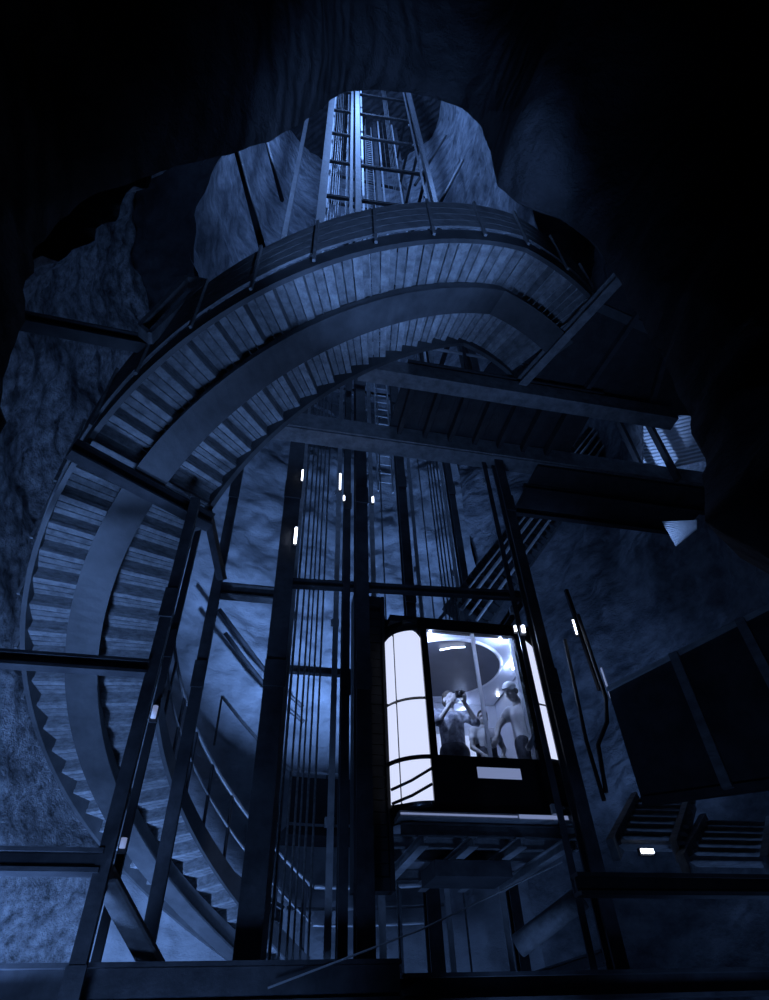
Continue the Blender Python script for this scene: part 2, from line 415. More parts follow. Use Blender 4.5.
for px, py, y, l in RAILS:
    a, b = vert(px, py, y)
    t = thing('guide_rail', l if 'dark' in l else 'pale '+l, 'rail', a, 'guide rails of the lift')
    MB().tee(a, b, .075, .07, .016).build('rail', M['steel' if px == 504 else 'galv'], t)
    z = -.6
    while z < 30:
        mb = MB(); mb.box((a.x-.055, y+.02, z), (a.x+.055, y+.07, z+.10)); mb.build('bracket', M['galv'], t); z += 2.6
CABLES = [(312, 480, 7.6, .014), (316.5, 480, 7.6, .014), (320, 480, 7.7, .012), (324, 480, 7.7, .014), (328.5, 480, 7.9, .014), (380, 474, 9.2, .016),
          (420, 483, 9.2, .014), (429.5, 483, 7.6, .014), (432.5, 483, 7.6, .014), (435.5, 483, 7.7, .014), (439, 483, 7.7, .014), (300.5, 560, 7.5, .018)]
CL = ['leftmost of the thin hoist cables beside the thick left column', 'thin cable second in the left bundle of hoist cables', 'slightly thicker cable in the middle of the left bundle',
      'thin cable fourth in the left bundle of hoist cables', 'rightmost thin cable of the left bundle', 'single thick cable right of the centre guide rail',
      'single cable just right of the rail by the broad rear column', 'first of the close cables above the lift car roof', 'second of the close cables above the lift car roof',
      'third of the close cables above the lift car roof', 'last of the close cables above the lift car roof', 'thick travelling cable hugging the near left column']
for (px, py, y, r), l in zip(CABLES, CL):
    a, b = vert(px, py, y)
    if 427 < px < 440: a.z = 4.55
    tag(MB().tube([a, (a+b)/2, b], r, 6).build('hoist_cable', M['cable'], at=a), l, 'cable', 'hoist cables of the lift')
# ladder with rungs running up the shaft
a, b = vert(385, 480, 9.42, 9.5, 37.5)
t = thing('shaft_ladder', 'pale rung ladder running straight up the bright upper shaft', 'ladder', a)
for s in (-.17, .17): MB().bar(a+Vector((s, 0, 0)), b+Vector((s, 0, 0)), .03, .06, up=(0, 1, 0)).build('stile', M['galv'], t)
z = 9.8
for k in range(88):
    MB().tube([(a.x-.17, 9.42, z), (a.x+.17, 9.42, z)], .016, 6).build('rung', M['galv'], t); z += .3
# frame beams: the storeys of the lift frame
FX0, FX1 = .23, 3.72
lv = [(5.02, 'just above the lift car'), (.75, 'near the foot of the lift frame'), (13.2, 'lowest in the upper shaft'), (16.4, 'second storey in the upper shaft'), (19.6, 'third storey in the upper shaft'),
      (22.8, 'fourth storey in the upper shaft'), (26.0, 'fifth storey in the upper shaft'), (29.2, 'sixth storey in the upper shaft'), (32.4, 'top storey in the upper shaft')]
for z, l in lv:
    for nm, p0, p1 in (('front', (FX0, 7.02, z), (FX1, 6.78, z)), ('rear', (FX0, 9.5, z), (FX1+.2, 9.5, z)), ('left', (FX0, 7.0, z), (FX0, 9.45, z)), ('right', (FX1+.02, 6.8, z), (FX1+.02, 9.45, z))):
        if nm == 'front' and z < 1: continue
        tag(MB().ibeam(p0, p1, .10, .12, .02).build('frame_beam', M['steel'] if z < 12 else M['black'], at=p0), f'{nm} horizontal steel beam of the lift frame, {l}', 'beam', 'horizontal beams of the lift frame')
# counterweight
a = atY(354, 750, 7.15); b = atY(386, 750, 7.15); zt = atY(370, 600, 7.15).z; zb = atY(370, 893, 7.15).z
t = thing('counterweight', 'tall black counterweight stack hanging just left of the lift car', 'counterweight', ((a.x+b.x)/2, 7.15, zb))
mb = MB(); mb.bar((a.x, 7.15, zb), (a.x, 7.15, zt), .05, .22, up=(0, 1, 0)); mb.bar((b.x, 7.15, zb), (b.x, 7.15, zt), .05, .22, up=(0, 1, 0))
mb.box((a.x, 7.05, zt-.14), (b.x, 7.25, zt)); mb.box((a.x, 7.05, zb), (b.x, 7.25, zb+.12)); mb.build('frame', M['black'], t)
mb = MB(); z = zb+.13
while z < zt-.3: mb.box((a.x+.03, 7.06, z), (b.x-.03, 7.24, z+.115)); z += .125
mb.build('filler_weights', M['black'], t)

# ------------------------------------------------------------------ left support columns, ties and braces
column(105, 860, 5.5, .11, .10, 'grey steel post at far left carrying the spiral stair', ZB, 5.0, 'steel', 'posts carrying the stair')
column(149, 738, 6.3, .07, .08, 'thin black post just right of the grey left post', ZB, 5.6, 'black', 'posts carrying the stair')
column(190, 725, 7.0, .13, .14, 'dark post left of the thick near left column, meeting a cross tie', ZB, 38, 'steel', 'posts carrying the stair')
def beam_px(p, q, y, w, h, label, name='steel_beam', mat='steel', y2=None, grp=None):
    a = atY(*p, y); b = atY(*q, y2 or y); z = (a.z+b.z)/2
    if y2 is None: a.z = b.z = z
    return tag(MB().ibeam(a, b, w, h, .03).build(name, M[mat], at=a), label, 'beam', grp)
beam_px((-70, 660), (150, 663), 5.5, .12, .14, 'tie beam from left rock wall crossing under the stair at mid height')
beam_px((-60, 862), (103, 861), 5.5, .18, .16, 'lower tie beam from left rock wall to the grey left post')
beam_px((-60, 985), (400, 985), 5.85, .2, .26, 'broad bottom beam along the lower left edge')
beam_px((400, 985), (800, 985), 6.3, .2, .2, 'bottom beam running right under the lift frame', mat='steel')
a = atY(215, 590, 7.12); tag(MB().ibeam((a.x-.02, 7.12, a.z), (FX0+.1, 7.12, a.z), .14, .2, .025).build('steel_beam', M['beam'], at=a), 'cross tie between the dark left post and the lift frame', 'beam')
tag(MB().bar(atY(205, 500, 6.4), atY(222, 580, 6.95), .1, .1).build('diagonal_brace', M['steel']), 'short dark brace from stair joint down to cross tie', 'brace')
tag(MB().angle(atY(112, 872, 5.6), atY(166, 972, 6.3), .2, .03).build('diagonal_brace', M['board']), 'pale angled brace at lower left between the posts', 'brace')
tag(MB().tube([atY(518, 946, 7.4), atY(582, 897, 6.9)], .11, 14).build('tube_brace', M['beam'], smooth=True), 'round pale tube brace below right of the lift car', 'brace')
tag(MB().bar(atY(600, 690, 6.6), atY(566, 590, 6.6), .05, .05).build('diagonal_brace', M['black']), 'thin black strut right of the lift car top', 'brace')
tag(MB().tube([atY(268, 988, 5.6), atY(420, 930, 5.9), atY(562, 862, 6.2)], .008, 6).build('stay_wire', M['galv']), 'thin pale wire stretched diagonally below the lift car', 'wire')
# radial beams under the stair
def radial(t, r0, r1, dz, w, h, label):
    a = pol(t, r0, zg(t)+dz); b = pol(t, r1, zg(t)+dz)
    return tag(MB().ibeam(a, b, w, h, .03).build('radial_beam', M['steel'], at=a), label, 'beam')
radial(213.5, 3.1, 4.9, -.12, .16, .2, 'radial beam under the stair joint at left, above the grey post')
tag(MB().ibeam(atZ(645, 249, 8.0), atZ(508, 397, 8.0), .14, .16, .02).build('radial_beam', M['beam']), 'slanting beam under the upper end of the stair', 'beam')
tag(MB().ibeam(atZ(598, 305, 8.25), atZ(690, 346, 8.25), .14, .16, .02).build('steel_beam', M['girder']), 'short dark beam from the stair head into the right rock', 'beam')
tag(MB().ibeam(atZ(20, 320, 6.6), atZ(150, 345, 6.6), .16, .2, .02).build('steel_beam', M['girder']), 'dark beam behind the stair at upper left against the rock', 'beam')

# ------------------------------------------------------------------ access platform
pf = thing('access_platform', 'dark steel access platform between the stair head and the lift frame', 'platform', (1.4, 5.3, 7.9))
PZ = 7.86
def pbeam(nm, x0, x1, y, w, h, zc, mat='beam', par=pf): return MB().ibeam((x0, y, zc), (x1, y, zc), w, h, .035).build(nm, M[mat], par)
a2 = atY(258, 448, 6.55); b2 = atY(712, 500, 6.55)
MB().ibeam((a2.x, 6.55, PZ), (b2.x+.2, 6.55, PZ), .3, .4, .05).build('front_beam', M['beam'], pf)
mb = MB(); mb.box((a2.x, 6.37, PZ-.17), (b2.x+.2, 6.40, PZ+.17)); mb.build('web_cover', M['beam'], pf)
a1 = atY(372, 374, 5.2); b1 = atY(655, 424, 5.2)
MB().ibeam((a1.x-.2, 5.2, PZ), (b1.x+.4, 5.2, PZ), .26, .3, .05).build('rear_beam', M['beam'], pf)
mb = MB(); mb.box((a1.x-.2, 5.07, PZ-.12), (b1.x+.4, 5.09, PZ+.12)); mb.build('web_cover', M['beam'], pf)
x = 1.9
while x < 5.0:
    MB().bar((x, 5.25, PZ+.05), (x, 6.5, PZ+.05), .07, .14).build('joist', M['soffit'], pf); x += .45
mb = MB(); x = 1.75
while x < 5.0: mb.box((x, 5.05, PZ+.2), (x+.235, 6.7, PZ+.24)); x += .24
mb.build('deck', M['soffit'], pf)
for y in (5.1,):
    for h in (.75, 1.25): MB().tube([(1.2, y, PZ+h), (4.2, y, PZ+h)], .025, 8).build('handrail', M['rail'], pf, True)
    for x in (1.25, 2.0, 2.75, 3.5, 4.15): MB().bar((x, y, PZ+.2), (x, y, PZ+1.25), .05, .05).build('post', M['steel'], pf)
# lower shelf of the platform right of the frame
sf = thing('gantry_shelf', 'dark gantry slab on the right between the platform beam and the rock', 'gantry', (5.0, 7.2, 7.4))
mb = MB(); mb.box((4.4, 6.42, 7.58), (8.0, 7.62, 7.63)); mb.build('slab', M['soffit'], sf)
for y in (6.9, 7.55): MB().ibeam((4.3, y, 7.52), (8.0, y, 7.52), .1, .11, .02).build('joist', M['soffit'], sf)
# inclined ladder tray with conduits
a = atY(462, 622, 9.3); b = atY(640, 385, 9.3)
tr = thing('inclined_stair_flight', 'lattice-like steep flight rising right behind the lift frame', 'stair flight', a)
dv = (b-a).normalized(); sd = Vector((-dv.z, 0, dv.x))
for s, m in ((-.42, 'beam'), (.42, 'beam')):
    for o in (0, .5): MB().bar(a+sd*s+Vector((0, o, 0)), b+sd*s+Vector((0, o, 0)), .06, .1, up=(0, 1, 0)).build('stringer', M[m], tr)
L = (b-a).length; k = 0; d = .15
while d < L-.1:
    p = a+dv*d; MB().bar(p-sd*.42, p+sd*.42, .035, .5, up=(0, 1, 0)).build('rung', M['steel'], tr); d += .24
for o, r in ((-.22, .03), (-.05, .022), (.12, .035), (.26, .02)):
    MB().tube([a+sd*o-Vector((0, .3, 0)), b+sd*o-Vector((0, .3, 0))], r, 8).build('conduit', M['galv'], tr, True)

# ------------------------------------------------------------------ pale cladding standing for lit wall, and things at right
def standin_sheet(name, quad, label):
    mb = MB(); P = [Vector(q) for q in quad]; n_ = 26; vs = []
    nrm = (P[1]-P[0]).cross(P[3]-P[0]).normalized()
    for i in range(n_+1):
        o = nrm*(.03*math.sin(i*PI))if False else nrm*(.008 if i % 2 else -.008)
        t = i/n_; vs += [P[0].lerp(P[3], t)+o, P[1].lerp(P[2], t)+o, P[0].lerp(P[3], t)+o+nrm*.01, P[1].lerp(P[2], t)+o+nrm*.01]
    for i in range(n_):
        a_ = i*4; b_ = a_+4
        mb.add([], [])
    fs = []
    for i in range(n_):
        a_ = i*4; b_ = a_+4; fs += [(a_, a_+1, b_+1, b_), (a_+2, b_+2, b_+3, a_+3)]
    mb.add(vs, fs); return tag(mb.build(name, M['cladding']), label, 'cladding')  # stands in for lit far wall, not real cladding
standin_sheet('lit_wall_sheet', [atX(644, 474, 7.2), atX(725, 456, 7.2), atX(720, 405, 7.2), atX(644, 425, 7.2)], 'pale corrugated sheet standing in for lit far wall at the upper right')  # pale sheet put where lit far wall shows between the beams
standin_sheet('lit_wall_patch', [atX(676, 546, 7.1), atX(697, 529, 7.1), atX(697, 520, 7.1), atX(662, 521, 7.1)], 'small pale triangle standing in for lit wall under the right gantry')  # patch of lit wall put in as a pale triangle
for px, l in ((674, 'dark upright dividing the sheet that stands in for lit far wall'), (643, 'dark upright at the left edge of the sheet that stands in for lit far wall')):
    a = atX(px, 472, 7.05); b = Vector((7.05, a.y, atX(px, 410, 7.05).z+.5)); a.z -= .2
    tag(MB().bar(a, b, .12, .08, up=(1, 0, 0)).build('upright', M['black'], at=a), l, 'post')
# guard fence along the footbridge at right
fn = thing('guard_fence', 'dark sheeted guard fence with slim posts along the right footbridge', 'fence', (2.55, 3.75, .85))
fa, fb = atY(608, 690, 3.75), atY(800, 592, 2.62)
ga, gb = atY(640, 802, 3.75), atY(830, 762, 2.62)
ga.x = fa.x; gb.x = fb.x
fnn = Vector((-(fb-fa).y, (fb-fa).x, 0)).normalized(); fsg = 1 if fnn.dot(fa) > 0 else -1
mb = MB(); mb.hexa([ga, gb, gb+fnn*.02, ga+fnn*.02, fa, fb, fb+fnn*.02, fa+fnn*.02]); mb.build('sheet', M['steel'], fn)
MB().bar(fa, fb, .05, .03).build('top_rail', M['galv'], fn)
MB().bar(ga, gb, .05, .05).build('bottom_rail', M['steel'], fn)
for s in (.38, .72):
    p = fa.lerp(fb, s)-fnn*.04*fsg; q = ga.lerp(gb, s)-fnn*.04*fsg; MB().bar(q, p, .06, .06, up=fnn).build('post', M['board'], fn)
# angular black gate frame between lift and fence
gt = thing('gate_frame', 'bent thin gate frame standing between lift car and right fence', 'gate', atY(600, 790, 5.2))
P = [atY(578, 615, 5.6), atY(606, 698, 5.4), atY(607, 722, 5.3), atY(598, 745, 5.3), atY(606, 792, 5.2)]
MB().tube(P, .022, 8).build('outer_frame', M['black'], gt, True)
P = [atY(565, 640, 5.6), atY(586, 740, 5.4), atY(604, 800, 5.2)]
MB().tube(P, .02, 8).build('inner_frame', M['black'], gt, True)
tag(MB().tube([atY(601, 668, 5.0), atY(611, 698, 5.0)], .009, 6).build('edge_glow', M['softglow']), 'thin bright edge put in as glow at the corner of the dark right fence', 'lamp')
# two short flights of steps at lower right
def flight(pA, pB, pC, pD, y0, y1, n_, label):
    a, b = atY(*pA, y0), atY(*pB, y0); c, d = atY(*pC, y1), atY(*pD, y1)
    b.z = a.z; d.z = c.z
    t = thing('step_flight', label, 'stairs', a, 'short step flights at lower right')
    for p, q in ((a, c), (b, d)): MB().bar(p, q, .07, .18).build('stringer', M['beam'], t)
    for i in range(n_):
        s = (i+.5)/n_; p = a.lerp(c, s); q = b.lerp(d, s)
        MB().bar(p, q, .24, .035).build('tread', M['wood'], t)
flight((613, 850), (676, 850), (637, 800), (690, 800), 5.6, 7.2, 7, 'left of two short flights of steps right of the lift car')
flight((684, 866), (768, 866), (706, 822), (772, 822), 5.4, 6.8, 6, 'right-hand short flight of steps at the picture edge')
beam_px((575, 882), (830, 890), 5.3, .14, .16, 'dark beam beneath the two short step flights', mat='girder')

mb = MB(); P = [atY(140, 330, 4.2), atY(187, 281, 4.2), atY(206, 285, 4.2), atY(150, 338, 4.2)]
for a_, b_ in zip(P, P[1:]+P[:1]): mb.bar(a_, b_, .05, .16, up=(0, 1, 0))
tag(mb.build('hatch_frame', M['beam']), 'empty oblong frame leaning outside the stair guard at upper left', 'frame')
# ------------------------------------------------------------------ upper shaft braces
def pipe(p, q, y, r, label, mat='black', name='slanted_pipe', y2=None):
    tag(MB().tube([atY(*p, y), atY(*q, y2 or y)], r, 10).build(name, M[mat], smooth=True), label, 'pipe')
pipe((236, 148), (266, 262), 4.6, .06, 'thick black slanted pipe at the left of the upper shaft')
pipe((264, 132), (282, 200), 5.6, .05, 'shorter black slanted pipe right of the thick one in the upper shaft')
pipe((463, 160), (430, 222), 6.0, .05, 'black brace slanting across the right of the bright upper shaft')
pipe((446, 136), (415, 185), 7.5, .05, 'second black brace higher up on the right of the upper shaft')

# ------------------------------------------------------------------ lift car
X0, X1, Y0, Y1 = 1.62, 4.02, 6.75, 9.0
ZF, ZW0, ZW1, ZR = 1.95, 2.64, 4.28, 4.45
car = thing('lift_car', 'glazed black lift car with glowing white corners hanging in the steel frame', 'lift', ((X0+X1)/2, (Y0+Y1)/2, ZF))
RC = .5
def corner(cx_, cy_, r, a0, a1, z0, z1, name, mat, n_=12, th=.02):
    mb = MB(); vs = []
    for i in range(n_+1):
        t = rad(a0+(a1-a0)*i/n_); c, s = math.cos(t), math.sin(t)
        for rr in (r, r-th):
            for z in (z0, z1): vs.append((cx_+rr*c, cy_+rr*s, z))
    fs = []
    for i in range(n_):
        o = i*4; p = o+4
        fs += [(o, p, p+1, o+1), (o+2, o+3, p+3, p+2), (o, o+2, p+2, p), (o+1, p+1, p+3, o+3)]
    fs += [(0, 1, 3, 2), (n_*4, n_*4+2, n_*4+3, n_*4+1)]
    mb.add(vs, fs); return mb.build(name, mat, car, True)
CL_ = (X0+RC, Y0+RC); CR_ = (X1-RC, Y0+RC)
def lit(c_, a0, a1, z0, z1f, r=RC, n_=10, z0f=None):
    mb = MB(); vs = []
    for i in range(n_+1):
        t = rad(a0+(a1-a0)*i/n_); c, s_ = math.cos(t), math.sin(t)
        for rr in (r, r-.02):
            vs += [(c_[0]+rr*c, c_[1]+rr*s_, z0 if z0f is None else z0f(a0+(a1-a0)*i/n_)), (c_[0]+rr*c, c_[1]+rr*s_, z1f(a0+(a1-a0)*i/n_))]
    fs = []
    for i in range(n_):
        o = i*4; p = o+4
        fs += [(o, p, p+1, o+1), (o+2, o+3, p+3, p+2), (o, o+2, p+2, p), (o+1, p+1, p+3, o+3)]
    fs += [(0, 1, 3, 2), (n_*4, n_*4+2, n_*4+3, n_*4+1)]
    mb.add(vs, fs); mb.build('lit_panel', M['panel'], car, True)
def dome(a):                      # top edge of the glass: rounded off towards the back and beside the door
    u = max(0., (232-a)/50); v = max(0., (a-252)/16)
    return 4.27-.20*u**2-.16*v**2
def bowl(a):                      # lower edge of the middle panes, rounded beside the door
    return 2.14+.04*max(0., (225-a)/40)
for a0, a1 in ((183, 220.5), (224, 268)):
    lit(CL_, a0, a1, 3.345, dome); lit(CL_, a0, a1, 2.63, lambda a: 3.30); lit(CL_, a0, a1, 2.12, lambda a: 2.58, z0f=bowl)
dome2 = lambda a: 4.27-.25*max(0., (a-276)/40)
lit(CR_, 272, 318, 3.36, dome2); lit(CR_, 272, 318, 2.66, lambda a: 3.32)
corner(CL_[0], CL_[1], RC-.025, 181, 269, 2.1, 4.26, 'panel_backing', M['carblack'])
corner(CR_[0], CR_[1], RC-.025, 271, 359, 2.1, 4.26, 'panel_backing', M['carblack'])
for q0, q1 in (((391, 790), (432, 768)), ((392, 804), (432, 784))):
    MB().tube([atY(*q0, 6.62), atY((q0[0]+q1[0])/2, (q0[1]+q1[1])/2+1.5, 6.58), atY(*q1, 6.62)], .016, 8).build('curved_bar', M['carblack'], car, True)
for c_, a0, a1 in ((CL_, 180, 270), (CR_, 270, 360)):
    corner(*c_, RC+.02, a0, a1, 2.58, 2.625, 'corner_band', M['carblack'], 12, .05)
    corner(*c_, RC-.005, a0, a1, 4.25, ZR, 'corner_cap', M['carblack'], 12, .05)
    corner(*c_, RC+.012, a0, a1, ZF, 2.12, 'corner_foot', M['carblack'], 12, .05)
# front frame around the doors
FXa, FXb = 2.17, 3.43
mb = MB(); mb.box((FXa-.09, Y0-.03, ZW0-.02), (FXa, Y0+.06, ZR)); mb.box((FXb, Y0-.03, ZW0-.02), (FXb+.115, Y0+.06, ZR)); mb.box((FXa-.09, Y0-.035, ZW1), (FXb+.115, Y0+.06, ZR))
mb.build('door_frame', M['carblack'], car)
mb = MB(); mb.box((X0+RC-.04, Y0-.03, ZF+.06), (X1-RC+.04, Y0+.05, ZW0-.02)); mb.build('apron', M['carblack'], car)
mb = MB(); mb.box((2.62, Y0-.036, 2.38), (3.15, Y0-.03, 2.50)); mb.build('reflection_strip', M['softglow'], car)['label'] = 'reflection shown as a soft glowing strip'  # blurred reflection on the black apron, put in as glow
for xa, xb in ((FXa, 2.80), (2.845, FXb)):
    mb = MB(); mb.box((xa, Y0, ZW0), (xb, Y0+.012, ZW1)); d_ = mb.build('door_glass', M['glass'], car)
mb = MB(); mb.box((2.80, Y0-.012, ZW0-.04), (2.845, Y0+.014, ZW1+.02)); mb.build('door_edge', M['frosted'], car)
mb = MB(); mb.box((FXb-.06, Y0+.02, ZW0), (FXb-.02, Y0+.05, ZW1)); mb.build('jamb_strip', M['frosted'], car)
mb = MB(); mb.box((X0+.05, Y0-.07, ZF-.005), (X1-.2, Y0+.06, ZF+.05)); sl = mb.build('sill', M['galv'], car)
mb = MB(); mb.box((X0+.06, Y0-.078, ZF+.012), (3.0, Y0-.071, ZF+.03)); mb.box((3.02, Y0-.078, ZF+.006), (3.6, Y0-.071, ZF+.044)); mb.build('sill_glint', M['softglow'], sl)['label'] = 'glint along the front edge'  # bright reflection along the sill, put in as glow
# roof, floor, walls
mb = MB(); mb.box((X0+.08, Y0+.08, ZR-.02), (X1-.08, Y1, ZR+.08)); mb.build('roof', M['black'], car)
mb = MB(); mb.box((X0+.06, Y0+.06, ZF), (X1-.06, Y1, ZF+.05)); mb.build('floor_pan', M['carfloor'], car)
mb = MB(); mb.box((FXa-.1, Y0+.1, 4.33), (X1-.1, Y1-.04, 4.36)); cp = mb.build('ceiling_panel', M['carwall'], car)
mb = MB(); mb.box((FXa-.14, Y0+.5, ZF+.05), (FXa-.11, Y1-.02, 4.36)); mb.box((X1-.06, Y0+.5, ZF+.05), (X1-.03, Y1-.02, 4.36)); mb.build('side_wall', M['carwall'], car)
mb = MB(); mb.box((FXa-.13, Y1-.05, ZF+.05), (X1-.04, Y1-.01, 4.36)); bw = mb.build('back_wall', M['carwall'], car)
mb = MB(); mb.box((2.45, Y1-.07, ZF+.9), (3.75, Y1-.05, 3.80)); mb.build('added_glow_panel', M['selflit'], bw)['label'] = 'glowing panel added to brighten the wall'  # added glowing panel that makes the rear wall bright
# ceiling: a large dark glass disc ringed by spots
DX, DY, DR = 2.72, 7.86, .86
mb = MB(); mb.lathe([(.001, 4.315), (DR, 4.315), (DR, 4.33), (.001, 4.33)], (DX, DY, 0), 64); mb.build('ceiling_disc', M['discglass'], cp)['label'] = 'dark glass disc'
mb = MB(); mb.lathe([(DR, 4.31), (DR+.03, 4.30), (DR+.05, 4.33)], (DX, DY, 0), 64); mb.build('disc_trim', M['cladding'], cp, True)
p0, p1 = atZ(440, 650, 4.29), atZ(465, 647, 4.29)
MB().tube([p0, (p0+p1)/2+Vector((0, -.03, 0)), p1], .012, 8).build('disc_glint', M['whiteglow'], cp, True)  # curved edge reflection on the ceiling, put in as glow
for px, py in ((430, 635), (500, 641), (513, 668), (498, 695), (463, 709)):
    p = atZ(px, py, 4.30)
    if p.y > Y1-.1: p = atY(px, py, Y1-.07)
    mb = MB(); mb.ell(p, (.026, .026, .026), 12, 8); mb.build('spot_lamp', M['ledspot'], cp, True)
zr_ = ZF+1.0
MB().tube([(FXa, Y1-.1, zr_), (X1-.15, Y1-.1, zr_)], .02, 8).build('grab_rail', M['galv'], car, True)
# under-frame of the car
for y in (Y0+.12, Y0+.62, Y0+1.15, Y1-.05): MB().ibeam((X0+.1, y, ZF-.08), (X1-.1, y, ZF-.08), .07, .12, .012).build('underframe_beam', M['beam'], car)
for x in (1.95, 2.5, 3.05, 3.6): MB().ibeam((x, Y0+.05, ZF-.2), (x, Y1, ZF-.2), .10, .1, .012).build('underframe_rail', M['galv'], car)
mb = MB(); mb.box((2.2, 7.3, ZF-.42), (3.1, 7.9, ZF-.26)); mb.build('safety_gear', M['steel'], car)
# crosshead over the roof
MB().ibeam((X0-.1, 7.5, ZR+.28), (X1+.1, 7.5, ZR+.28), .14, .22, .02).build('crosshead', M['black'], car)
for x in (X0-.02, X1+.02): MB().bar((x, 7.5, ZF-.1), (x, 7.5, ZR+.3), .06, .14, up=(0, 1, 0)).build('sling_upright', M['black'], car)

# ------------------------------------------------------------------ people in the lift
def cap_chain(mb, pts, rs, n=12):
    pts = [Vector(p) for p in pts]
    for p, r in zip(pts, rs): mb.ell(p, (r, r, r), 12, 8)
    for (a, ra), (b, rb) in zip(zip(pts, rs), zip(pts[1:], rs[1:])):
        mb.tube([a, b], ra, n, rb)
def remesh(o, vs, it=4):
    m = o.modifiers.new('blend', 'REMESH'); m.mode = 'VOXEL'; m.voxel_size = vs; m.use_smooth_shade = True
    s = o.modifiers.new('soften', 'SMOOTH'); s.factor = .5; s.iterations = it
    return o
def make_hand(mb, wrist, d, up, side, s=1.0, curl=.5):
    """palm, four unequal fingers and a thumb leaving the side of the palm"""
    d = Vector(d).normalized(); up = Vector(up).normalized(); x = d.cross(up).normalized(); up = x.cross(d).normalized(); w = Vector(wrist)
    palm = w+d*.045*s
    rot = Matrix((x, d, up)).transposed()
    mb.ell(palm, (.040*s, .052*s, .016*s), 12, 8, rot)
    for i, (o, l) in enumerate(((-.030, .062), (-.010, .074), (.010, .070), (.028, .054))):
        b = palm+d*.038*s+x*o*s; a1 = curl; a2 = curl*2
        m1 = b+(d*math.cos(a1)-up*math.sin(a1))*l*.5*s; m2 = m1+(d*math.cos(a2)-up*math.sin(a2))*l*.5*s
        cap_chain(mb, [b, m1, m2], [.0095*s, .009*s, .0075*s], 8)
    tb = w+d*.022*s+x*side*.034*s
    cap_chain(mb, [tb, tb+(d*.6+x*side*.7)*.034*s, tb+(d*.95+x*side*.45-up*.3)*.062*s], [.012*s, .0105*s, .0085*s], 8)
def make_head(mb, c, look, s=1.0, tilt=(0, 0, 1)):
    look = Vector(look).normalized(); up = Vector(tilt); x = look.cross(up).normalized(); up = x.cross(look).normalized(); c = Vector(c)
    rot = Matrix((x, look, up)).transposed()
    P = lambda a, b, h: c+(x*a+look*b+up*h)*s
    mb.ell(P(0, -.012, .03), (.076*s, .094*s, .088*s), 18, 12, rot)          # skull
    mb.ell(P(0, .022, -.045), (.058*s, .066*s, .072*s), 16, 10, rot)         # face
    mb.ell(P(0, .052, -.100), (.026*s, .022*s, .020*s), 12, 8, rot)          # chin
    cap_chain(mb, [P(0, .086, .012), P(0, .108, -.032)], [.010*s, .015*s], 8)   # nose
    for q in (-1, 1):
        mb.ell(P(.078*q, -.005, -.015), (.011*s, .022*s, .034*s), 10, 8, rot)  # ears
        mb.ell(P(.030*q, .074, .030), (.024*s, .012*s, .009*s), 10, 6, rot)    # brows
        mb.ell(P(.038*q, .062, -.030), (.022*s, .016*s, .018*s), 10, 6, rot)   # cheekbones
    mb.ell(P(0, .082, -.066), (.026*s, .009*s, .007*s), 10, 6, rot)          # lips
    mb.ell(P(0, .080, -.078), (.022*s, .010*s, .008*s), 10, 6, rot)
    return P, rot
